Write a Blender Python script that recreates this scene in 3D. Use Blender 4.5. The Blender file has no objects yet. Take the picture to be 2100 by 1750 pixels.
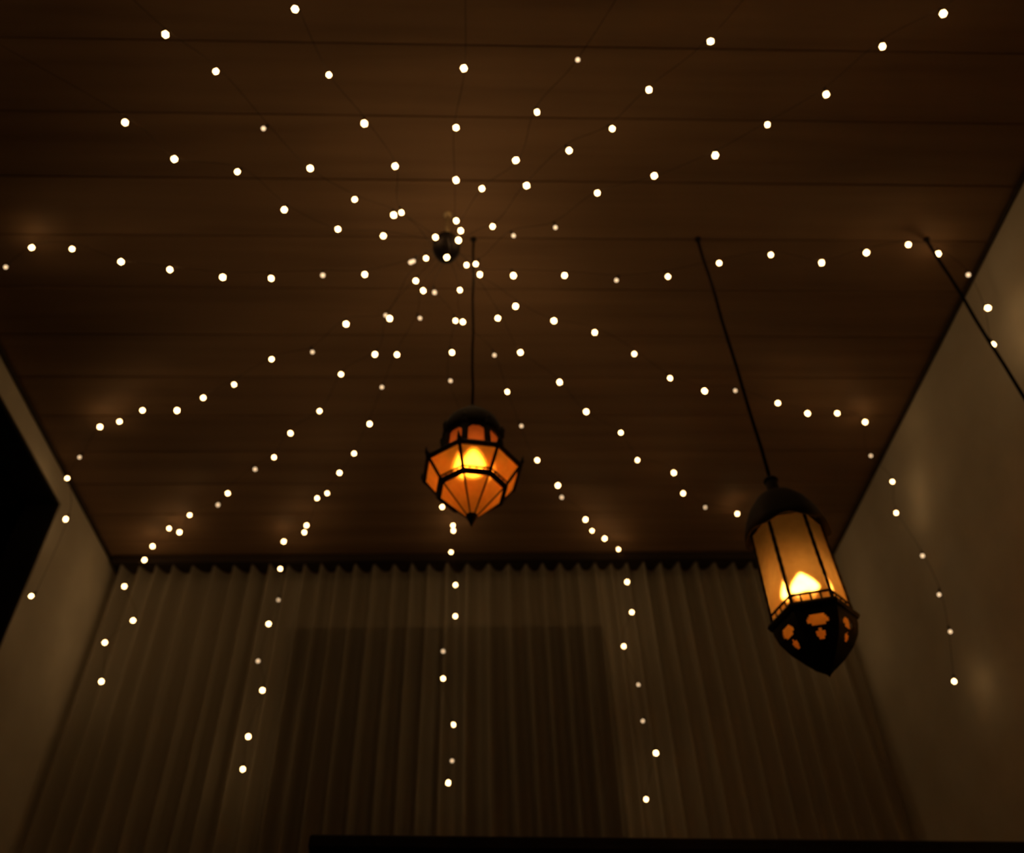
import bpy, bmesh, math, random
from mathutils import Vector, Matrix, noise
random.seed(11)
scene = bpy.context.scene

# ------------------------------------------------------------------ camera, world, exposure
cam_d = bpy.data.cameras.new('camera')
cam = bpy.data.objects.new('camera', cam_d)
scene.collection.objects.link(cam)
cam_d.sensor_fit = 'HORIZONTAL'
cam_d.sensor_width = 36.0
cam_d.lens = 36.0 * 1781.85 / 2100.0
cam_d.clip_start = 0.02
cr, cu, cf = ((0.99926, -0.02755, -0.027), (0.00059, -0.68902, 0.72474), (0.03857, 0.72422, 0.68849))
M = Matrix(((cr[0], cu[0], -cf[0], 0.0), (cr[1], cu[1], -cf[1], 0.0), (cr[2], cu[2], -cf[2], 0.5), (0, 0, 0, 1)))
cam.matrix_world = M
cam_d.dof.use_dof = True
cam_d.dof.focus_distance = 0.95
cam_d.dof.aperture_fstop = 4.6
scene.camera = cam

world = bpy.data.worlds.new('night')
scene.world = world
world.use_nodes = True
world.node_tree.nodes['Background'].inputs[0].default_value = (0.004, 0.003, 0.006, 1)
world.node_tree.nodes['Background'].inputs[1].default_value = 0.3

vs = scene.view_settings
vs.view_transform = 'Standard'
vs.look = 'None'
vs.gamma = 1.0
vs.use_curve_mapping = False
vs.exposure = 0.0

scene.cycles.max_bounces = 4
scene.cycles.diffuse_bounces = 3
scene.cycles.glossy_bounces = 2
scene.cycles.transmission_bounces = 5
scene.cycles.transparent_max_bounces = 8

# ------------------------------------------------------------------ helpers
COL = scene.collection

def tag(o, label=None, cat=None, group=None, kind=None):
    if label: o['label'] = label
    if cat: o['category'] = cat
    if group: o['group'] = group
    if kind: o['kind'] = kind
    return o

def link(name, mesh, parent=None, loc=(0, 0, 0), rot=(0, 0, 0)):
    o = bpy.data.objects.new(name, mesh)
    COL.objects.link(o)
    o.location = loc
    o.rotation_euler = rot
    if parent is not None:
        o.parent = parent
    return o

def thing(name, label, cat, loc=(0, 0, 0), rz=0.0, group=None):
    return tag(link(name, None, None, loc, (0, 0, rz)), label, cat, group)

def to_mesh(name, bm, mat, smooth=False):
    bmesh.ops.recalc_face_normals(bm, faces=bm.faces)
    me = bpy.data.meshes.new(name)
    bm.to_mesh(me)
    bm.free()
    me.materials.append(mat)
    if smooth:
        me.polygons.foreach_set('use_smooth', [True] * len(me.polygons))
    return me

def add_box(bm, lo, hi, bevel=0.0):
    r = bmesh.ops.create_cube(bm, size=1.0)
    for v in r['verts']:
        v.co = Vector([lo[i] + (v.co[i] + 0.5) * (hi[i] - lo[i]) for i in range(3)])
    if bevel > 0:
        es = {e for v in r['verts'] for e in v.link_edges}
        bmesh.ops.bevel(bm, geom=list(es), offset=bevel, segments=1, affect='EDGES')

def box(name, lo, hi, mat, parent=None, bevel=0.0, kind=None):
    bm = bmesh.new()
    add_box(bm, lo, hi, bevel)
    return tag(link(name, to_mesh(name, bm, mat), parent), kind=kind)

def add_tube(bm, pts, r, n=6, closed=False, caps=True):
    pts = [Vector(p) for p in pts]
    rings = []
    m = len(pts)
    for i, p in enumerate(pts):
        a = pts[(i - 1) % m] if (closed or i > 0) else p
        b = pts[(i + 1) % m] if (closed or i < m - 1) else p
        t = (b - a)
        t = t.normalized() if t.length > 1e-9 else Vector((0, 0, 1))
        ref = Vector((0, 0, 1)) if abs(t.z) < 0.9 else Vector((1, 0, 0))
        s = t.cross(ref).normalized()
        u = s.cross(t).normalized()
        rr = r[i] if isinstance(r, (list, tuple)) else r
        rings.append([bm.verts.new(p + (s * math.cos(k * 2 * math.pi / n) + u * math.sin(k * 2 * math.pi / n)) * rr) for k in range(n)])
    for i in range(m if closed else m - 1):
        A, B = rings[i], rings[(i + 1) % m]
        for k in range(n):
            bm.faces.new((A[k], A[(k + 1) % n], B[(k + 1) % n], B[k]))
    if caps and not closed:
        bm.faces.new(rings[0]); bm.faces.new(rings[-1])

def add_lathe(bm, prof, n=24, a0=0.0):
    """prof: list of (radius, z)"""
    rings = []
    for r, z in prof:
        if r < 1e-5:
            rings.append([bm.verts.new((0, 0, z))])
        else:
            rings.append([bm.verts.new((r * math.cos(a0 + k * 2 * math.pi / n), r * math.sin(a0 + k * 2 * math.pi / n), z)) for k in range(n)])
    for A, B in zip(rings[:-1], rings[1:]):
        for k in range(n):
            k2 = (k + 1) % n
            if len(A) == 1 and len(B) == 1: continue
            if len(A) == 1: bm.faces.new((A[0], B[k], B[k2]))
            elif len(B) == 1: bm.faces.new((A[k], A[k2], B[0]))
            else: bm.faces.new((A[k], A[k2], B[k2], B[k]))
    return rings

# ------------------------------------------------------------------ materials
def new_mat(name):
    m = bpy.data.materials.new(name)
    m.use_nodes = True
    nt = m.node_tree
    nt.nodes.clear()
    out = nt.nodes.new('ShaderNodeOutputMaterial')
    return m, nt, out

def mat_surface(name, c1, c2, scale, rough=0.7, bump=0.15, stretch=(1, 1, 1), spec=0.3, bump_scale=None, metallic=0.0):
    m, nt, out = new_mat(name)
    b = nt.nodes.new('ShaderNodeBsdfPrincipled')
    tc = nt.nodes.new('ShaderNodeTexCoord')
    mp = nt.nodes.new('ShaderNodeMapping'); mp.inputs['Scale'].default_value = stretch
    nz = nt.nodes.new('ShaderNodeTexNoise'); nz.inputs['Scale'].default_value = scale; nz.inputs['Detail'].default_value = 6
    oi = nt.nodes.new('ShaderNodeObjectInfo')
    ad = nt.nodes.new('ShaderNodeVectorMath'); ad.operation = 'ADD'
    sc = nt.nodes.new('ShaderNodeMath'); sc.operation = 'MULTIPLY'; sc.inputs[1].default_value = 37.0
    nt.links.new(oi.outputs['Random'], sc.inputs[0])
    nt.links.new(tc.outputs['Object'], mp.inputs['Vector'])
    nt.links.new(mp.outputs[0], ad.inputs[0]); nt.links.new(sc.outputs[0], ad.inputs[1])
    nt.links.new(ad.outputs[0], nz.inputs['Vector'])
    rp = nt.nodes.new('ShaderNodeValToRGB')
    rp.color_ramp.elements[0].position = 0.32; rp.color_ramp.elements[0].color = (*c1, 1)
    rp.color_ramp.elements[1].position = 0.68; rp.color_ramp.elements[1].color = (*c2, 1)
    nt.links.new(nz.outputs['Fac'], rp.inputs[0])
    nt.links.new(rp.outputs[0], b.inputs['Base Color'])
    b.inputs['Roughness'].default_value = rough
    b.inputs['Specular IOR Level'].default_value = spec
    b.inputs['Metallic'].default_value = metallic
    if bump > 0.22:
        bp = nt.nodes.new('ShaderNodeBump'); bp.inputs['Strength'].default_value = bump; bp.inputs['Distance'].default_value = 0.004
        nt.links.new(nz.outputs['Fac'], bp.inputs['Height'])
        nt.links.new(bp.outputs[0], b.inputs['Normal'])
    nt.links.new(b.outputs[0], out.inputs[0])
    return m

def mat_emit(name, col, strength):
    m, nt, out = new_mat(name)
    e = nt.nodes.new('ShaderNodeEmission')
    e.inputs[0].default_value = (*col, 1); e.inputs[1].default_value = strength
    nt.links.new(e.outputs[0], out.inputs[0])
    return m

def mat_amber(name, col, clear, trans_w, blur_w, rough=0.45):
    """frosted rippled coloured glass: part scatters wide, part passes on blurred, a little goes straight"""
    m, nt, out = new_mat(name)
    tc = nt.nodes.new('ShaderNodeTexCoord')
    nz = nt.nodes.new('ShaderNodeTexNoise'); nz.inputs['Scale'].default_value = 70; nz.inputs['Detail'].default_value = 4
    nt.links.new(tc.outputs['Object'], nz.inputs['Vector'])
    rp = nt.nodes.new('ShaderNodeValToRGB')
    rp.color_ramp.elements[0].position = 0.3; rp.color_ramp.elements[0].color = (col[0] * 0.9, col[1] * 0.84, col[2] * 0.8, 1)
    rp.color_ramp.elements[1].position = 0.7; rp.color_ramp.elements[1].color = (*col, 1)
    nt.links.new(nz.outputs['Fac'], rp.inputs[0])
    sh = [nt.nodes.new('ShaderNodeBsdfDiffuse'), nt.nodes.new('ShaderNodeBsdfTranslucent'), nt.nodes.new('ShaderNodeBsdfRefraction'), nt.nodes.new('ShaderNodeBsdfTransparent')]
    sh[2].inputs['Roughness'].default_value = rough; sh[2].inputs['IOR'].default_value = 1.3
    for q in sh:
        nt.links.new(rp.outputs[0], q.inputs['Color'])
    acc, tot = sh[0].outputs[0], 1 - trans_w - blur_w - clear
    for q, w in zip(sh[1:], (trans_w, blur_w, clear)):
        tot += w
        mx = nt.nodes.new('ShaderNodeMixShader'); mx.inputs[0].default_value = w / tot
        nt.links.new(acc, mx.inputs[1]); nt.links.new(q.outputs[0], mx.inputs[2])
        acc = mx.outputs[0]
    nt.links.new(acc, out.inputs[0])
    return m

def mat_sheer(name, col, see):
    m, nt, out = new_mat(name)
    tc = nt.nodes.new('ShaderNodeTexCoord')
    mp = nt.nodes.new('ShaderNodeMapping'); mp.inputs['Scale'].default_value = (90, 90, 6)
    nz = nt.nodes.new('ShaderNodeTexNoise'); nz.inputs['Scale'].default_value = 1.0; nz.inputs['Detail'].default_value = 5
    nt.links.new(tc.outputs['Object'], mp.inputs[0]); nt.links.new(mp.outputs[0], nz.inputs['Vector'])
    rp = nt.nodes.new('ShaderNodeValToRGB')
    rp.color_ramp.elements[0].color = (col[0] * 0.85, col[1] * 0.85, col[2] * 0.85, 1)
    rp.color_ramp.elements[1].color = (*col, 1)
    nt.links.new(nz.outputs['Fac'], rp.inputs[0])
    d = nt.nodes.new('ShaderNodeBsdfDiffuse'); t = nt.nodes.new('ShaderNodeBsdfTranslucent'); x = nt.nodes.new('ShaderNodeBsdfTransparent')
    nt.links.new(rp.outputs[0], d.inputs[0]); nt.links.new(rp.outputs[0], t.inputs[0])
    m1 = nt.nodes.new('ShaderNodeMixShader'); m1.inputs[0].default_value = 0.2
    nt.links.new(d.outputs[0], m1.inputs[1]); nt.links.new(t.outputs[0], m1.inputs[2])
    m2 = nt.nodes.new('ShaderNodeMixShader'); m2.inputs[0].default_value = see
    nt.links.new(m1.outputs[0], m2.inputs[1]); nt.links.new(x.outputs[0], m2.inputs[2])
    nt.links.new(m2.outputs[0], out.inputs[0])
    return m

PLASTER = mat_surface('cream_plaster', (0.60, 0.55, 0.46), (0.70, 0.65, 0.55), 5, 0.9, 0.25)
PLANK = mat_surface('stained_plank', (0.225, 0.135, 0.077), (0.305, 0.187, 0.108), 3.2, 0.65, 0.35, (0.35, 6, 6))
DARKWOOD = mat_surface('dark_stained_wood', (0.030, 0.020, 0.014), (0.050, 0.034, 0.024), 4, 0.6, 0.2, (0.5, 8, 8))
BLACKWOOD = mat_surface('black_lacquer', (0.008, 0.007, 0.008), (0.014, 0.012, 0.013), 6, 0.7, 0.1, spec=0.1)
ALCOVE = mat_surface('unlit_black', (0.010, 0.008, 0.011), (0.016, 0.012, 0.016), 6, 0.95, 0.1, spec=0.05)  # near-black colour stands in for the darkness of the unlit room
CARPET = mat_surface('brown_carpet', (0.08, 0.05, 0.035), (0.13, 0.085, 0.06), 60, 0.95, 0.4, spec=0.05)
METAL = mat_surface('blackened_metal', (0.010, 0.008, 0.007), (0.022, 0.016, 0.013), 30, 0.6, 0.3, spec=0.25)
CORD = mat_surface('black_cord', (0.008, 0.006, 0.006), (0.016, 0.012, 0.011), 120, 0.9, 0.3, spec=0.05)
BRASS = mat_surface('pale_brass', (0.55, 0.42, 0.24), (0.70, 0.56, 0.34), 40, 0.4, 0.1, spec=0.5)
WIRE = mat_surface('brown_wire', (0.035, 0.022, 0.013), (0.055, 0.036, 0.022), 90, 0.7, 0.0)
WAX = mat_surface('ivory_wax', (0.75, 0.62, 0.42), (0.82, 0.70, 0.5), 20, 0.6, 0.1)
FRAME = mat_surface('window_paint', (0.16, 0.14, 0.12), (0.20, 0.18, 0.15), 8, 0.6, 0.1)
PANE, _nt, _out = new_mat('night_glass')
_g = _nt.nodes.new('ShaderNodeBsdfPrincipled'); _g.inputs['Base Color'].default_value = (0.004, 0.004, 0.006, 1); _g.inputs['Roughness'].default_value = 0.4; _g.inputs['Specular IOR Level'].default_value = 0.15
_nt.links.new(_g.outputs[0], _out.inputs[0])
SHEER = mat_sheer('sheer_fabric', (0.60, 0.54, 0.44), 0.38)
AMBER = mat_amber('amber_glass', (0.94, 0.42, 0.075), 0.03, 0.20, 0.67, 0.5)
CLEAR, _nt, _out = new_mat('clear_glass_back')
_g = _nt.nodes.new('ShaderNodeBsdfTransparent'); _g.inputs[0].default_value = (0.96, 0.96, 0.96, 1)
_nt.links.new(_g.outputs[0], _out.inputs[0])
AMBER_TOP = mat_amber('rust_glass', (0.34, 0.10, 0.035), 0.02, 0.30, 0.10)
HONEY = mat_amber('honey_glass', (0.94, 0.56, 0.18), 0.02, 0.10, 0.80, 0.40)
BULB = mat_emit('warm_bulb', (1.0, 0.59, 0.24), 16.5)
BULB_DIM = mat_emit('dim_warm_bulb', (1.0, 0.66, 0.36), 1.6)
FLAME1 = mat_emit('round_lantern_lamp', (1.0, 0.52, 0.13), 30.0)
FLAME2 = mat_emit('long_lantern_lamp', (1.0, 0.58, 0.20), 34.0)

# ------------------------------------------------------------------ the room
X0, X1, Y0, Y1, CZ = -1.505, 1.495, -0.62, 3.12, 2.6
floor = box('floor', (X0 - 0.1, Y0 - 0.1, -0.1), (X1 + 0.1, Y1 + 0.1, 0.0), CARPET, kind='structure')
ceiling = box('ceiling', (X0 - 0.1, Y0 - 0.1, CZ + 0.016), (X1 + 0.1, Y1 + 0.1, CZ + 0.1), PLANK, kind='structure')
PW = 0.182
bm = bmesh.new()
add_box(bm, (X0 + 0.002, 0.0010, 0.0), (X1 - 0.002, PW - 0.0010, 0.015), 0.0018)
plank_me = to_mesh('plank', bm, PLANK)
k = 0
y = 1.063 - PW * 10
while y < Y1 - 0.02:
    if y > Y0 - PW and y + PW > Y0:
        if y >= Y0 and y + PW <= Y1:
            o = link('plank', plank_me, ceiling, (0, y, CZ + random.uniform(-0.0012, 0.0012)))
        else:
            lo, hi = max(y, Y0), min(y + PW, Y1)
            o = box('plank', (X0 + 0.002, lo + 0.0025, CZ), (X1 - 0.002, hi - 0.0025, CZ + 0.015), PLANK, ceiling)
    y += PW

# doorway wall: a dark opening with its corner high up by the curtain
OA, OB, OT = 0.75, 2.51, 2.50
bm = bmesh.new()
add_box(bm, (X0 - 0.12, OB, 0), (X0, Y1 + 0.1, CZ + 0.1))
add_box(bm, (X0 - 0.12, Y0 - 0.1, 0), (X0, OA, CZ + 0.1))
add_box(bm, (X0 - 0.12, OA, OT), (X0, OB, CZ + 0.1))
tag(link('wall_left', to_mesh('wall_left', bm, PLASTER)), kind='structure')
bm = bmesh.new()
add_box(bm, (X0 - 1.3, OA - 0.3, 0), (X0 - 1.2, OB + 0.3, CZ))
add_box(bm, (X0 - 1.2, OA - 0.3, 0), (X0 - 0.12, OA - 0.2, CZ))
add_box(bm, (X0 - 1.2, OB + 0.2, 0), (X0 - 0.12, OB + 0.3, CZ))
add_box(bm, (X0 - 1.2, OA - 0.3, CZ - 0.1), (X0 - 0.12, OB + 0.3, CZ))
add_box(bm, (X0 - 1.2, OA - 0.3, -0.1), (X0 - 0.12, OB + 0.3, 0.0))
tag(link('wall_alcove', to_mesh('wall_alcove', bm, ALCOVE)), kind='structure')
bm = bmesh.new()
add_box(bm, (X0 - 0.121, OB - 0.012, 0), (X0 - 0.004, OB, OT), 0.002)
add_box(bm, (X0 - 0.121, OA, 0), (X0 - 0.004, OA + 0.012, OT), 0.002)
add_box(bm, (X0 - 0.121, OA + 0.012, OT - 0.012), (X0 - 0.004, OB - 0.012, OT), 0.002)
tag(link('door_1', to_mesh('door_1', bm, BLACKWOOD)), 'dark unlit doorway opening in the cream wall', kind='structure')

box('wall_right', (X1, Y0 - 0.1, 0), (X1 + 0.1, Y1 + 0.1, CZ + 0.1), PLASTER, kind='structure')
box('wall_front', (X0 - 0.1, Y0 - 0.1, 0), (X1 + 0.1, Y0, CZ + 0.1), PLASTER, kind='structure')
WX0, WX1, WZ0, WZ1 = -0.776, 0.517, 0.95, 2.345
bm = bmesh.new()
add_box(bm, (X0, Y1, 0), (WX0, Y1 + 0.1, CZ + 0.1))
add_box(bm, (WX1, Y1, 0), (X1, Y1 + 0.1, CZ + 0.1))
add_box(bm, (WX0, Y1, WZ1), (WX1, Y1 + 0.1, CZ + 0.1))
add_box(bm, (WX0, Y1, 0), (WX1, Y1 + 0.1, WZ0))
tag(link('wall_back', to_mesh('wall_back', bm, PLASTER)), kind='structure')
win = tag(link('window_1', None, None, (0, Y1 + 0.05, 0)), 'dark night window behind the sheer curtain', kind='structure')
bm = bmesh.new()
fw = 0.05
add_box(bm, (WX0, -0.02, WZ0), (WX0 + fw, 0.02, WZ1), 0.004)
add_box(bm, (WX1 - fw, -0.02, WZ0), (WX1, 0.02, WZ1), 0.004)
add_box(bm, (WX0 + fw, -0.02, WZ1 - fw), (WX1 - fw, 0.02, WZ1), 0.004)
add_box(bm, (WX0 + fw, -0.02, WZ0), (WX1 - fw, 0.02, WZ0 + fw), 0.004)
xm = (WX0 + WX1) / 2
add_box(bm, (xm - 0.025, -0.02, WZ0 + fw), (xm + 0.025, 0.02, WZ1 - fw), 0.004)
link('window_frame', to_mesh('window_frame', bm, DARKWOOD), win)
for a, b in ((WX0 + fw, xm - 0.025), (xm + 0.025, WX1 - fw)):
    box('pane', (a, -0.004, WZ0 + fw), (b, 0.004, WZ1 - fw), PANE, win)

# dark strips standing in for the shadow line where ceiling boards meet walls
box('shadow_strip_1', (X0, Y0, CZ - 0.014), (X0 + 0.012, Y1, CZ), DARKWOOD, bevel=0.003, kind='structure')
box('shadow_strip_2', (X1 - 0.012, Y0, CZ - 0.014), (X1, Y1, CZ), DARKWOOD, bevel=0.003, kind='structure')

# ------------------------------------------------------------------ sheer pleated curtain
cur = thing('curtain', 'sheer pale curtain in narrow vertical pleats hanging over the dark window', 'curtain', (0, 3.03, 0))
NX, NZ = 760, 16
xa, xb = X0 + 0.035, X1 - 0.035
top, bot = CZ - 0.026, 0.03
phase = []
ph = 0.0
for i in range(NX + 1):
    x = xa + (xb - xa) * i / NX
    phase.append(ph)
    ph += (xb - xa) / NX * 2 * math.pi / (0.076 * (1 + 0.32 * noise.noise(Vector((x * 4.3, 1.7, 0)))))
bm = bmesh.new()
grid = []
for j in range(NZ + 1):
    z = top + (bot - top) * (j / NZ) ** 1.2
    s = min(1.0, (top - z) / 1.2)
    row = []
    for i in range(NX + 1):
        x = xa + (xb - xa) * i / NX
        w = 0.6 + 0.7 * abs(noise.noise(Vector((x * 5.1, z * 0.35, 3.0))))
        wob = 1.3 * s * noise.noise(Vector((x * 3.0, z * 0.7, 9.0)))
        p = phase[i] + wob
        d = -(2 * (0.5 + 0.5 * math.sin(p)) ** 1.7 - 1 + 0.15 * math.sin(2 * p + 1.0)) * (0.043 + 0.004 * s) * w
        row.append(bm.verts.new((x + 0.004 * math.cos(p), d, z)))
    grid.append(row)
for j in range(NZ):
    for i in range(NX):
        bm.faces.new((grid[j][i], grid[j][i + 1], grid[j + 1][i + 1], grid[j + 1][i]))
link('fabric', to_mesh('fabric', bm, SHEER, True), cur)
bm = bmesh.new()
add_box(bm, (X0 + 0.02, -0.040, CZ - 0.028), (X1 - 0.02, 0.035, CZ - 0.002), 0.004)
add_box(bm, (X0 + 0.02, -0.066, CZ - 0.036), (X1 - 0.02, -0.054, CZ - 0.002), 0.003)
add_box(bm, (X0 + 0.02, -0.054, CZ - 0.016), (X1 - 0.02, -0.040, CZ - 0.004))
link('curtain_track', to_mesh('curtain_track', bm, DARKWOOD), cur)  # track whose dark colour also draws the shadow line above the curtain

# ------------------------------------------------------------------ long black cabinet, only its top edge in view
cab = thing('cabinet', 'long black flat-topped cabinet standing in front of the pleated curtain', 'cabinet', (-0.378, 2.05, 0), math.radians(4.7))
CW, CD, CH = 1.75, 0.40, 1.19
bm = bmesh.new()
add_box(bm, (0.02, 0.03, 0.08), (CW - 0.02, CD, CH - 0.03), 0.004)
add_box(bm, (0.05, 0.06, 0.0), (CW - 0.05, CD - 0.02, 0.08))
link('body', to_mesh('body', bm, BLACKWOOD), cab)
box('top', (0, 0, CH - 0.03), (CW, CD, CH), BLACKWOOD, cab, 0.004)
for i in range(3):
    a = 0.03 + i * (CW - 0.06) / 3
    dr = box('door', (a + 0.004, 0.008, 0.10), (a + (CW - 0.06) / 3 - 0.004, 0.03, CH - 0.04), BLACKWOOD, cab, 0.004)
    box('handle', (a + 0.05, -0.012, 0.58), (a + 0.062, 0.008, 0.74), METAL, dr, 0.003)

# ------------------------------------------------------------------ hanging lanterns
def pol(r, a, z):
    return Vector((r * math.cos(a), r * math.sin(a), z))

def ngon(r, z, n, a0):
    return [pol(r, a0 + (k - 0.5) * 2 * math.pi / n, z) for k in range(n)]   # facet k is centred on a0 + k*step

def facet_panel(name, parent, A, B, C, D, mat, inset=0.0, thick=0.002):
    """glass pane with corners A,B (low) C,D (high)"""
    c = (A + B + C + D) / 4
    q = [p + (c - p) * inset for p in (A, B, C, D)]
    nrm = (q[1] - q[0]).cross(q[3] - q[0] if (q[3] - q[0]).length > 1e-6 else q[2] - q[0]).normalized() * thick
    bm = bmesh.new()
    f = [bm.verts.new(p) for p in q]; b = [bm.verts.new(p - nrm) for p in q]
    bm.faces.new(f); bm.faces.new(b[::-1])
    for i in range(4):
        j = (i + 1) % 4
        bm.faces.new((f[i], f[j], b[j], b[i]))
    bmesh.ops.remove_doubles(bm, verts=bm.verts, dist=1e-5)
    me = to_mesh(name, bm, mat)
    me.materials.append(CLEAR)
    ctr = sum((p for p in q), Vector()) / 4
    out = Vector((ctr.x, ctr.y, 0)).normalized()
    for pl in me.polygons:
        if pl.normal.dot(out) < -0.3 and len(pl.vertices) > 2 and pl.area > 1e-4:
            pl.material_index = 1
    return link(name, me, parent)

def ring(name, parent, r, z, n, a0, rad, mat=None, beads=False):
    bm = bmesh.new()
    add_tube(bm, ngon(r, z, n, a0), rad, 6, closed=True)
    return link(name, to_mesh(name, bm, mat or METAL), parent)

def cord_and_hook(t, z_top, ztie, rad):
    bm = bmesh.new()
    L = ztie - z_top
    add_tube(bm, [(0.0012 * math.sin(i * 1.9), 0.0012 * math.cos(i * 1.3), z_top + L * i / 10) for i in range(11)], rad, 8)
    link('cord', to_mesh('cord', bm, CORD, True), t)
    bm = bmesh.new()
    add_lathe(bm, [(0.0, ztie - 0.012), (rad * 1.3, ztie - 0.011), (rad * 1.7, ztie - 0.006), (0.009, ztie - 0.004), (0.009, ztie - 0.0015), (0.0, ztie - 0.0015)], 16)
    link('ceiling_hook', to_mesh('ceiling_hook', bm, METAL), t)

def lamp(t, z, r, h, flame, foot=None, hang=None):
    bm = bmesh.new()
    add_lathe(bm, [(0.0, z), (r * 0.8, z + h * 0.06), (r, z + h * 0.2), (r * 0.78, z + h * 0.48), (r * 0.42, z + h * 0.78), (r * 0.12, z + h * 0.97), (0.0, z + h)], 20)
    link('lamp_flame', to_mesh('lamp_flame', bm, flame, True), t)
    bm = bmesh.new()
    if foot is not None:
        add_lathe(bm, [(0.0, foot), (r * 0.5, foot), (r * 0.5, z - 0.003), (r * 0.4, z - 0.0005), (0.0, z - 0.0005)], 20)
        link('candle', to_mesh('candle', bm, WAX), t)
    else:
        add_lathe(bm, [(0.0, z + h * 0.94), (0.006, z + h * 0.94), (0.007, z + h + 0.012), (0.003, z + h + 0.014), (0.003, hang), (0.0, hang)], 12)
        link('lamp_holder', to_mesh('lamp_holder', bm, METAL), t)

def gallery(parent, A, B, C, D, posts, frac, rad):
    """pierced strip along the foot of a facet: rail with short posts, light shows between them"""
    bm = bmesh.new()
    P, Q = A + (D - A) * frac, B + (C - B) * frac
    add_tube(bm, [P, Q], rad, 5)
    for i in range(1, posts):
        u = i / posts
        add_tube(bm, [A + (B - A) * u, P + (Q - P) * u], rad * 0.7, 5)
    return link('gallery', to_mesh('gallery', bm, METAL), parent)

def round_lantern(loc, face_dir, label):
    """eight-sided bellied lantern; z measured from its tip"""
    t = thing('hanging_lantern', label, 'lantern', loc)
    n = 8
    a0 = face_dir
    st = 2 * math.pi / n
    lv = [(0.010, 0.026), (0.072, 0.094), (0.1065, 0.145), (0.066, 0.184), (0.061, 0.240)]
    rg = [ngon(r, z, n, a0) for r, z in lv]
    # finial
    bm = bmesh.new()
    add_lathe(bm, [(0.0, 0.0), (0.004, 0.008), (0.008, 0.018), (0.013, 0.026), (0.012, 0.034), (0.0, 0.036)], 16)
    link('finial', to_mesh('finial', bm, METAL, True), t)
    ring('lower_ring', t, 0.072, 0.094, n, a0, 0.0070)
    ring('belly_ring', t, 0.1065, 0.145, n, a0, 0.0060)
    ring('shoulder_ring', t, 0.064, 0.184, n, a0, 0.0045)
    ring('collar_ring', t, 0.062, 0.240, n, a0, 0.0060)
    # spikes standing on the belly ring corners
    for k in range(n):
        p = rg[2][k]
        out = Vector((p.x, p.y, 0)).normalized()
        bm = bmesh.new()
        add_tube(bm, [p - out * 0.002, p + out * 0.005 + Vector((0, 0, 0.010)), p + out * 0.007 + Vector((0, 0, 0.024))], [0.007, 0.0045, 0.001], 6)
        link('spike', to_mesh('spike', bm, METAL), t)
    for k in range(n):
        k2 = (k + 1) % n
        for lo, hi, mat, nm in ((0, 1, AMBER, 'lower_pane'), (1, 2, AMBER, 'belly_pane'), (2, 3, AMBER_TOP, 'shoulder_pane'), (3, 4, AMBER_TOP, 'collar_pane')):
            facet_panel(nm, t, rg[lo][k], rg[lo][k2], rg[hi][k2], rg[hi][k], mat, 0.03)
        for lo, hi, rad in ((0, 1, 0.0024), (1, 2, 0.0038), (2, 3, 0.0045), (3, 4, 0.0080)):
            bm = bmesh.new()
            a, b = rg[lo][k], rg[hi][k]
            add_tube(bm, [a, b], [rad * (0.6 if lo == 0 else 1.0), rad], 6)
            link('bar', to_mesh('bar', bm, METAL), t)
        gallery(t, rg[1][k], rg[1][k2], rg[2][k2], rg[2][k], 4, 0.17, 0.0022)
        # pointed arch over the collar pane
        bm = bmesh.new()
        A, B = rg[3][k], rg[3][k2]; C, D = rg[4][k2], rg[4][k]
        pts = []
        for i in range(7):
            u = i / 6
            hgt = 0.55 + 0.35 * (1 - (2 * u - 1) ** 2)
            pts.append((A + (D - A) * hgt) * (1 - u) + (B + (C - B) * hgt) * u)
        up = [D * (1 - i / 6) + C * (i / 6) for i in range(7)]
        v1 = [bm.verts.new(p * 1.0 + Vector((p.x, p.y, 0)).normalized() * 0.002) for p in pts]
        v2 = [bm.verts.new(p + Vector((p.x, p.y, 0)).normalized() * 0.002) for p in up]
        for i in range(6):
            bm.faces.new((v1[i], v1[i + 1], v2[i + 1], v2[i]))
        r_ = bmesh.ops.extrude_face_region(bm, geom=list(bm.faces))
        for v in [g for g in r_['geom'] if isinstance(g, bmesh.types.BMVert)]:
            v.co += Vector((v.co.x, v.co.y, 0)).normalized() * 0.002
        link('arch_plate', to_mesh('arch_plate', bm, METAL), t)
    # dome with a scalloped rim and a knob
    bm = bmesh.new()
    add_lathe(bm, [(0.058, 0.240), (0.066, 0.242), (0.068, 0.252), (0.066, 0.268), (0.059, 0.288), (0.046, 0.305), (0.028, 0.317), (0.014, 0.323), (0.012, 0.331), (0.015, 0.336), (0.012, 0.343), (0.005, 0.347), (0.0, 0.347)], 32)
    dm = link('dome', to_mesh('dome', bm, METAL, True), t)
    for k in range(n):
        p = pol(0.066, a0 + (k - 0.5) * st, 0.246)
        out = Vector((p.x, p.y, 0)).normalized()
        bm = bmesh.new()
        add_tube(bm, [p - Vector((0, 0, 0.008)), p + out * 0.004 + Vector((0, 0, 0.010)), p + out * 0.003 + Vector((0, 0, 0.024))], [0.008, 0.006, 0.0012], 6)
        link('dome_point', to_mesh('dome_point', bm, METAL), dm)
    lamp(t, 0.150, 0.025, 0.056, FLAME1, hang=0.30)
    cord_and_hook(t, 0.345, CZ - loc[2], 0.0030)
    return t

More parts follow.
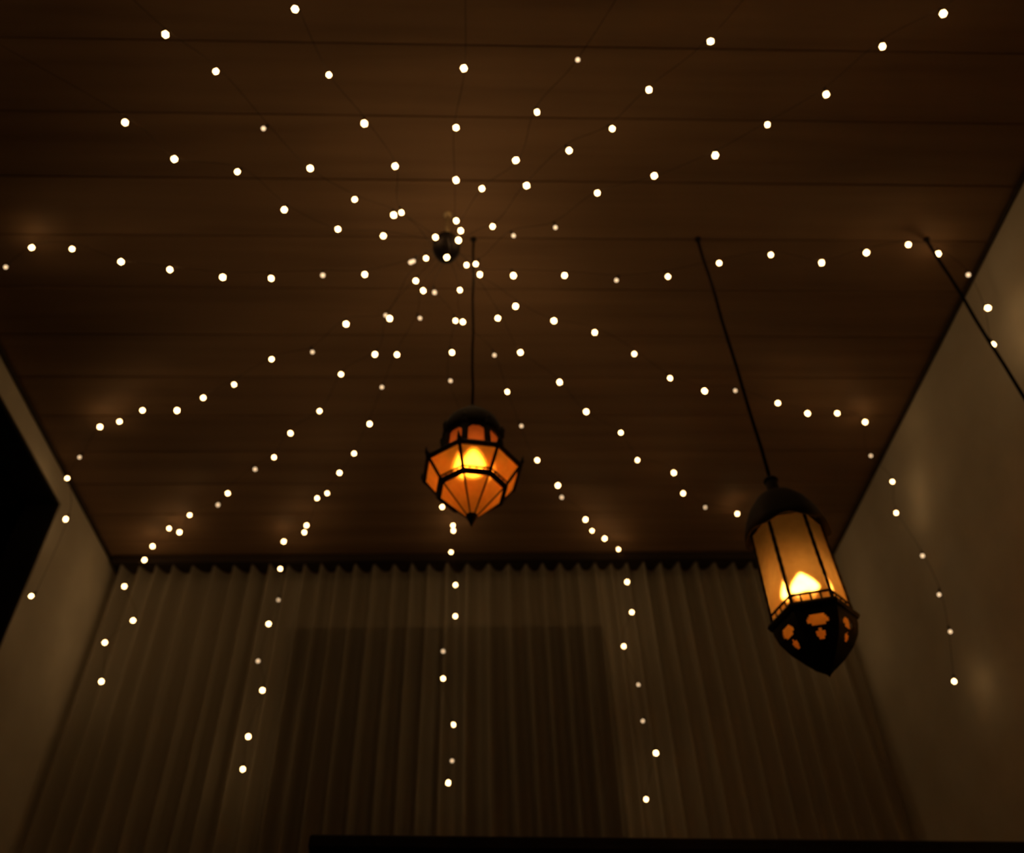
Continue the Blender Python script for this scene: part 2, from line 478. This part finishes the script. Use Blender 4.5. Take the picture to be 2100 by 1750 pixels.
def long_lantern(loc, face_dir, label, flame):
    """six-sided tall glass lantern over a pierced metal cup; z measured from its tip"""
    t = thing('hanging_lantern', label, 'lantern', loc)
    n = 6
    a0 = face_dir
    st = 2 * math.pi / n
    zr, zt = 0.114, 0.328
    Rb, Rt, Rr = 0.073, 0.069, 0.078
    low, high = ngon(Rb, zr + 0.004, n, a0), ngon(Rt, zt, n, a0)
    ring('cup_ring', t, Rr, zr, n, a0, 0.0075)
    ring('upper_ring', t, Rt, zt, n, a0, 0.005)
    for k in range(n):
        k2 = (k + 1) % n
        facet_panel('glass_pane', t, low[k], low[k2], high[k2], high[k], HONEY, 0.02)
        bm = bmesh.new()
        m = 18
        # twisted corner bar
        add_tube(bm, [low[k] + (high[k] - low[k]) * i / m for i in range(m + 1)], [0.0034 + 0.0008 * (i % 2) for i in range(m + 1)], 6)
        link('bar', to_mesh('bar', bm, METAL), t)
        gallery(t, low[k], low[k2], high[k2], high[k], 4, 0.10, 0.0028)
    # pierced cup: each facet is a plate with openings cut through it
    prof = [(Rr, zr), (0.077, zr - 0.018), (0.071, zr - 0.038), (0.057, zr - 0.061), (0.035, zr - 0.084), (0.014, zr - 0.100)]
    def prof_at(s):
        x = s * (len(prof) - 1); i = min(int(x), len(prof) - 2); f = x - i
        return prof[i][0] * (1 - f) + prof[i + 1][0] * f, prof[i][1] * (1 - f) + prof[i + 1][1] * f
    NU, NV = 22, 26
    for k in range(n):
        bm = bmesh.new()
        g = []
        for j in range(NV + 1):
            r, z = prof_at(j / NV)
            A, B = pol(r, a0 + (k - 0.5) * st, z), pol(r, a0 + (k + 0.5) * st, z)
            g.append([bm.verts.new(A + (B - A) * (i / NU)) for i in range(NU + 1)])
        for j in range(NV):
            for i in range(NU):
                u, v = (i + 0.5) / NU - 0.5, (j + 0.5) / NV
                hole = (u / 0.27) ** 2 + ((v - 0.33) / 0.105) ** 2 < 1 or (u / 0.13) ** 2 + ((v - 0.55) / 0.075) ** 2 < 1
                if not hole:
                    bm.faces.new((g[j][i], g[j][i + 1], g[j + 1][i + 1], g[j + 1][i]))
        r_ = bmesh.ops.extrude_face_region(bm, geom=list(bm.faces))
        for v in [q for q in r_['geom'] if isinstance(q, bmesh.types.BMVert)]:
            v.co += Vector((-v.co.x, -v.co.y, 0.02)).normalized() * 0.0025
        bmesh.ops.delete(bm, geom=[v for v in bm.verts if not v.link_faces], context='VERTS')
        link('pierced_plate', to_mesh('pierced_plate', bm, METAL), t)
    bm = bmesh.new()
    add_lathe(bm, [(r * 0.80, z + 0.003) for r, z in prof[:5]], n, a0 - st / 2)
    link('cup_liner', to_mesh('cup_liner', bm, AMBER), t)
    bm = bmesh.new()
    add_lathe(bm, [(0.0, 0.0), (0.003, 0.005), (0.010, 0.012), (0.017, 0.018), (0.015, 0.024), (0.0, 0.026)], 16)
    link('finial', to_mesh('finial', bm, METAL, True), t)
    # six-lobed dome, scalloped hem hanging over the glass
    bm = bmesh.new()
    NS = 48
    profd = [(0.012, zt + 0.098), (0.022, zt + 0.094), (0.044, zt + 0.078), (0.062, zt + 0.054), (0.075, zt + 0.026), (0.082, zt + 0.0), (0.084, zt - 0.012)]
    rows = []
    for q, (r, z) in enumerate(profd):
        row = []
        for i in range(NS):
            a = a0 - st / 2 + i * 2 * math.pi / NS
            c = math.cos(n * (a - a0 + st / 2))
            rr = r * (1 + 0.025 * c * q / 6)
            zz = z + (0.012 * (-c * 0.5 - 0.5) if q == len(profd) - 1 else 0)
            row.append(bm.verts.new(pol(rr, a, zz)))
        rows.append(row)
    for A, B in zip(rows[:-1], rows[1:]):
        for i in range(NS):
            bm.faces.new((A[i], A[(i + 1) % NS], B[(i + 1) % NS], B[i]))
    r_ = bmesh.ops.extrude_face_region(bm, geom=list(bm.faces))
    for v in [q for q in r_['geom'] if isinstance(q, bmesh.types.BMVert)]:
        v.co += Vector((-v.co.x, -v.co.y, -0.02)).normalized() * 0.003
    link('dome', to_mesh('dome', bm, METAL, True), t)
    bm = bmesh.new()
    add_lathe(bm, [(0.0, zt + 0.088), (0.016, zt + 0.092), (0.016, zt + 0.100), (0.0125, zt + 0.104), (0.0125, zt + 0.128), (0.016, zt + 0.131), (0.014, zt + 0.136), (0.005, zt + 0.139), (0.0, zt + 0.139)], 20)
    link('neck', to_mesh('neck', bm, METAL), t)
    lamp(t, zr + 0.054, 0.027, 0.042, flame, foot=zr + 0.012)
    cord_and_hook(t, zt + 0.137, CZ - loc[2], 0.0042)
    return t

def toward_camera(x, y, off):
    return math.atan2(-y, -x) + math.radians(off)

L1 = (-0.014, 1.431, 1.576)
L2 = (0.631, 1.425, 1.232)
L3 = (1.300, 1.419, 1.232)
round_lantern(L1, toward_camera(L1[0], L1[1], 8), 'round bellied eight-sided lantern with glowing orange glass panes on a thin cord')
long_lantern(L2, toward_camera(L2[0], L2[1], 8), 'tall six-sided lantern with honey glass above a black pierced cup', FLAME2)
long_lantern(L3, toward_camera(L3[0], L3[1], 8), 'lantern on a thick black cord hanging close to the bare cream wall', FLAME2)

# ------------------------------------------------------------------ hub the light strings hang from
HUB = Vector((-0.085, 1.352, 0))
hub = thing('ceiling_hub', 'dark knob on a pale hook where all the fairy light strings gather', 'hook', (HUB.x, HUB.y, CZ))
bm = bmesh.new()
add_lathe(bm, [(0.0, -0.006), (0.008, -0.0055), (0.011, -0.003), (0.012, 0.0), (0.0, 0.0)], 20)
link('ceiling_plate', to_mesh('ceiling_plate', bm, BRASS), hub)
bm = bmesh.new()
add_tube(bm, [(0, 0, -0.010), (0, 0, -0.07), (0.004, 0, -0.09), (0.002, 0, -0.130)], 0.0048, 8)
link('hook_rod', to_mesh('hook_rod', bm, BRASS, True), hub)
bm = bmesh.new()
add_lathe(bm, [(0.0, -0.116), (0.012, -0.118), (0.030, -0.126), (0.037, -0.140), (0.036, -0.170), (0.027, -0.192), (0.014, -0.204), (0.006, -0.214), (0.0, -0.216)], 24)
link('knob', to_mesh('knob', bm, CORD, True), hub)

# ------------------------------------------------------------------ fairy light strings: bulb positions (x, y, z, 1 = turned away and dim)
STRINGS = {
 'ul1':[(-0.247,1.304,2.424,0),(-0.36,1.278,2.414,0),(-0.486,1.218,2.408,0),(-0.581,1.113,2.407,0),(-0.725,1.084,2.412,0),(-0.817,0.996,2.419,0),(-1.123,0.807,2.464,0),(-1.328,0.681,2.498,0)],
 'ul2':[(-0.112,1.309,2.427,0),(-0.216,1.243,2.427,0),(-0.309,1.193,2.418,0),(-0.406,1.104,2.411,0),(-0.499,1.001,2.408,1),(-0.579,0.867,2.407,0),(-0.669,0.789,2.409,0),(-0.796,0.662,2.457,0),(-0.966,0.492,2.493,0),(-1.135,0.322,2.519,0)],
 'ul3':[(-0.195,1.231,2.42,0),(-0.202,1.101,2.42,0),(-0.265,0.988,2.413,0),(-0.332,0.872,2.409,0),(-0.385,0.731,2.407,0),(-0.412,0.677,2.455,0),(-0.518,0.462,2.491,0),(-0.624,0.247,2.519,0)],
 'up':[(-0.057,1.263,2.434,0),(-0.055,1.139,2.423,0),(-0.052,0.996,2.414,0),(-0.032,0.852,2.408,0),(-0.018,0.673,2.456,0),(0.002,0.433,2.492,0),(0.021,0.194,2.519,0)],
 'ur1':[(-0.046,1.295,2.437,0),(0.009,1.163,2.425,0),(0.091,1.081,2.419,0),(0.136,0.954,2.412,0),(0.22,0.829,2.408,1),(0.348,0.626,2.456,0),(0.476,0.423,2.492,0),(0.605,0.22,2.519,0)],
 'ur2':[(-0.052,1.313,2.42,0),(0.037,1.276,2.429,0),(0.12,1.151,2.421,0),(0.218,1.051,2.414,0),(0.315,0.991,2.409,0),(0.388,0.895,2.408,0),(0.508,0.784,2.408,0),(0.632,0.654,2.456,0),(0.798,0.481,2.492,0),(0.964,0.307,2.519,0)],
 'ur3':[(-0.007,1.398,2.434,0),(0.092,1.3,2.424,1),(0.199,1.268,2.415,1),(0.297,1.163,2.41,0),(0.432,1.112,2.407,0),(0.573,1.057,2.41,0),(0.683,0.979,2.415,0),(0.806,0.908,2.425,0),(0.906,0.801,2.437,0),(1.025,0.734,2.454,0),(1.179,0.641,2.49,0),(1.384,0.516,2.518,0)],
 'left':[(-0.14,1.381,2.435,0),(-0.181,1.39,2.429,1),(-0.305,1.42,2.414,0),(-0.416,1.419,2.408,1),(-0.555,1.431,2.409,0),(-0.686,1.435,2.418,0),(-0.828,1.425,2.437,0),(-0.963,1.42,2.464,0),(-1.099,1.405,2.5,0),(-1.232,1.433,2.545,0),(-1.331,1.503,2.55,1)],
 'right':[(0.004,1.429,2.429,0),(0.095,1.426,2.421,0),(0.233,1.417,2.411,0),(0.375,1.429,2.407,1),(0.515,1.418,2.41,0),(0.649,1.378,2.418,0),(0.789,1.36,2.432,0),(0.947,1.402,2.456,0),(1.075,1.385,2.481,0),(1.202,1.379,2.512,0),(1.32,1.432,2.545,0),(1.41,1.475,2.504,1),(1.41,1.48,2.359,0),(1.41,1.534,2.267,0)],
 'll1':[(-0.172,1.373,2.41,1),(-0.26,1.561,2.415,1),(-0.373,1.589,2.41,0),(-0.481,1.692,2.407,1),(-0.604,1.723,2.41,0),(-0.738,1.838,2.423,0),(-0.85,1.91,2.439,0),(-0.954,1.987,2.46,0),(-1.074,2.01,2.483,0),(-1.181,2.096,2.516,0),(-1.27,2.152,2.545,0),(-1.391,2.311,2.55,1),(-1.42,2.34,2.479,0),(-1.42,2.429,2.37,0),(-1.42,2.412,2.051,0)],
 'll2':[(-0.171,1.453,2.431,0),(-0.247,1.555,2.394,0),(-0.302,1.704,2.411,0),(-0.409,1.781,2.408,0),(-0.493,1.937,2.408,0),(-0.6,2.044,2.414,0),(-0.675,2.171,2.424,0),(-0.752,2.243,2.434,1),(-0.881,2.402,2.46,0),(-0.937,2.488,2.477,1),(-1.067,2.585,2.506,0),(-1.152,2.742,2.545,0),(-1.185,2.717,2.545,0),(-1.279,2.834,2.546,0),(-1.317,2.885,2.517,0),(-1.361,2.885,2.395,0),(-1.288,2.885,2.245,0),(-1.365,2.885,2.154,0),(-1.332,2.885,2,0)],
 'll3':[(-0.152,1.484,2.428,0),(-0.165,1.575,2.42,1),(-0.238,1.705,2.411,0),(-0.292,1.833,2.407,1),(-0.344,1.997,2.41,0),(-0.409,2.146,2.418,0),(-0.471,2.258,2.43,0),(-0.531,2.389,2.448,0),(-0.572,2.426,2.456,0),(-0.645,2.639,2.497,0),(-0.664,2.701,2.511,0),(-0.764,2.806,2.545,0),(-0.779,2.885,2.471,0),(-0.764,2.885,2.329,1),(-0.784,2.885,2.225,0),(-0.797,2.885,2.073,1),(-0.762,2.885,1.959,0),(-0.781,2.885,1.791,0),(-0.779,2.885,1.68,0)],
 'cd':[(-0.079,1.288,2.309,0),(-0.121,1.489,2.427,1),(-0.065,1.582,2.418,0),(-0.077,1.695,2.41,0),(-0.084,1.806,2.407,1),(-0.06,1.981,2.411,0),(-0.082,2.139,2.423,0),(-0.114,2.317,2.446,0),(-0.133,2.516,2.485,0),(-0.098,2.685,2.528,0),(-0.098,2.741,2.545,0),(-0.109,2.849,2.52,0),(-0.09,2.885,2.39,0),(-0.088,2.885,2.251,0),(-0.13,2.885,2.104,1),(-0.127,2.885,1.996,0),(-0.087,2.885,1.823,0),(-0.089,2.885,1.697,1),(-0.1,2.885,1.624,0)],
 'lr1':[(-0.051,1.482,2.429,0),(-0.044,1.577,2.407,0),(0.047,1.706,2.411,1),(0.088,1.852,2.407,0),(0.137,2.007,2.41,1),(0.197,2.186,2.422,0),(0.278,2.343,2.442,0),(0.298,2.424,2.454,1),(0.403,2.606,2.493,0),(0.44,2.71,2.518,0),(0.501,2.798,2.545,0),(0.566,2.879,2.55,0),(0.584,2.885,2.398,0),(0.586,2.885,2.261,0),(0.538,2.885,2.117,0),(0.573,2.885,1.963,1),(0.571,2.885,1.827,1),(0.601,2.885,1.713,0),(0.547,2.885,1.56,0)],
 'lr2':[(-0.032,1.403,2.436,0),(0.055,1.573,2.419,0),(0.123,1.695,2.411,0),(0.246,1.811,2.407,0),(0.339,1.942,2.41,0),(0.462,2.047,2.418,0),(0.538,2.198,2.432,0),(0.68,2.288,2.452,0),(0.741,2.43,2.475,0),(0.851,2.553,2.507,1),(1,2.642,2.545,0),(1.144,2.737,2.55,0),(1.268,2.856,2.55,0),(1.299,2.885,2.424,0),(1.293,2.885,2.241,0),(1.288,2.885,2.1,0)],
 'lr3':[(0.104,1.529,2.418,0),(0.214,1.575,2.411,0),(0.334,1.615,2.408,0),(0.459,1.697,2.408,0),(0.583,1.801,2.415,0),(0.703,1.865,2.425,0),(0.803,1.872,2.434,1),(0.964,1.952,2.459,0),(1.088,2.025,2.484,0),(1.202,2.049,2.508,0),(1.335,2.13,2.545,0),(1.41,2.3,2.54,1),(1.41,2.239,2.368,0),(1.41,2.291,2.274,0),(1.41,2.247,2.068,1),(1.41,2.247,1.924,1),(1.41,2.269,1.809,1),(1.41,2.352,1.691,0)],
}
LAB = {
 'ul1': 'fairy light string fanning away from the curtain, next to the string over the doorway',
 'ul2': 'fairy light string fanning away from the curtain, second from the string over the doorway',
 'ul3': 'fairy light string fanning away from the curtain, third from the string over the doorway',
 'up': 'fairy light string running from the dark hub straight away from the curtain and round lantern',
 'ur1': 'fairy light string fanning away from the curtain, third from the string crossing the lantern cords',
 'ur2': 'fairy light string fanning away from the curtain, second from the string crossing the lantern cords',
 'ur3': 'fairy light string fanning away from the curtain, next to the string crossing lantern cords',
 'left': 'fairy light string running straight across the ceiling above the dark doorway',
 'right': 'fairy light string crossing the lantern cords and bending down the bare wall',
 'll1': 'fairy light string bending down past the upper corner of the dark doorway',
 'll2': 'fairy light string ending down the curtain in the corner beside the doorway wall',
 'll3': 'fairy light string dropping down the curtain at the window edge nearer the doorway',
 'cd': 'fairy light string passing behind the round lantern and down the middle of the curtain',
 'lr1': 'fairy light string dropping down the curtain at the window edge nearer the tall lantern',
 'lr2': 'fairy light string passing behind the tall honey glass lantern to the curtain',
 'lr3': 'fairy light string dropping down the bare wall beside the tall lantern',
}
def bulb_mesh(r, mat, name):
    bm = bmesh.new()
    bmesh.ops.create_icosphere(bm, subdivisions=1, radius=r)
    for v in bm.verts:
        v.co.z *= 1.12
    return to_mesh(name, bm, mat, True)
BULBS = [bulb_mesh(r, BULB, 'bulb') for r in (0.0070, 0.0063, 0.0076)]
BULBS_DIM = [bulb_mesh(r, BULB_DIM, 'bulb') for r in (0.0054, 0.0062)]
bm = bmesh.new()
add_lathe(bm, [(0.0, 0.007), (0.0032, 0.007), (0.0040, 0.011), (0.0032, 0.018), (0.0012, 0.021), (0.0, 0.021)], 8)
SOCKET = to_mesh('socket', bm, WIRE)

def catmull(P, sub):
    out = []
    for i in range(len(P) - 1):
        p0, p1, p2, p3 = P[max(i - 1, 0)], P[i], P[i + 1], P[min(i + 2, len(P) - 1)]
        for s in range(sub):
            t = s / sub
            out.append(0.5 * ((2 * p1) + (p2 - p0) * t + (2 * p0 - 5 * p1 + 4 * p2 - p3) * t * t + (3 * p1 - p0 - 3 * p2 + p3) * t ** 3))
    out.append(P[-1])
    return out

CORDS = [Vector((L[0], L[1], 0)) for L in (L1, L2, L3)]
ALL_BULBS = [(key, Vector(b[:3])) for key, pts in STRINGS.items() for b in pts]

def bend_clear(P, near, vec, clear, reach=0.06):
    """bow the wire aside so that it passes an obstacle instead of going through it"""
    i0 = min(range(len(P)), key=lambda i: near(P[i]))
    d = near(P[i0])
    if d >= clear:
        return P
    v = vec(P[i0])
    t = (P[min(i0 + 1, len(P) - 1)] - P[max(i0 - 1, 0)]).normalized()
    v = v - t * v.dot(t)
    if v.length < 1e-5:
        v = Vector((-t.y, t.x, 0))
    v.normalize()
    c = P[i0].copy()
    out = []
    for p in P:
        q = (p - c).length
        out.append(p + v * ((clear - d) * 1.15 + 0.001) * math.cos(math.pi / 2 * q / reach) ** 2 if q < reach else p)
    return out

for n_str, (key, pts) in enumerate(STRINGS.items()):
    base = Vector((HUB.x, HUB.y, CZ - 0.16))
    t = thing('fairy_light_string', LAB[key], 'string lights', base, 0.0, 'fairy light strings spreading from the ceiling hub')
    # each wire leaves the knob's side at its own place
    fx, fy = pts[0][0] - HUB.x, pts[0][1] - HUB.y
    if math.hypot(fx, fy) < 0.06 and len(pts) > 2:
        fx, fy = fx + 0.4 * (pts[2][0] - HUB.x), fy + 0.4 * (pts[2][1] - HUB.y)
    a = math.atan2(fy, fx)
    knots = [Vector((0.031 * math.cos(a), 0.031 * math.sin(a), 0.018 - 0.0022 * ((n_str * 7) % 16)))]
    for (x, y, z, dim) in pts:
        loc = Vector((x, y, z)) - base
        me = random.choice(BULBS_DIM) if dim else random.choice(BULBS)
        b = link('bulb', me, t, loc, (random.uniform(-0.5, 0.5), random.uniform(-0.5, 0.5), 0))
        link('socket', SOCKET, b)
        up = b.rotation_euler.to_matrix() @ Vector((0, 0, 0.020))
        knots.append(loc + up)
    path = catmull(knots, 12)
    for c in CORDS:
        cc = c - base
        path = bend_clear(path, lambda p: math.hypot(p.x - cc.x, p.y - cc.y), lambda p: Vector((p.x - cc.x, p.y - cc.y, 0)), 0.010)
    for k2, bp in ALL_BULBS:
        if k2 != key:
            bb = bp - base + Vector((0, 0, 0.006))
            path = bend_clear(path, lambda p: (p - bb).length, lambda p: p - bb, 0.020)
    path.insert(0, knots[0] * 1.0)
    path[0].x *= 0.8; path[0].y *= 0.8
    bm = bmesh.new()
    add_tube(bm, path, 0.0007, 4)
    link('wire', to_mesh('wire', bm, WIRE), t)
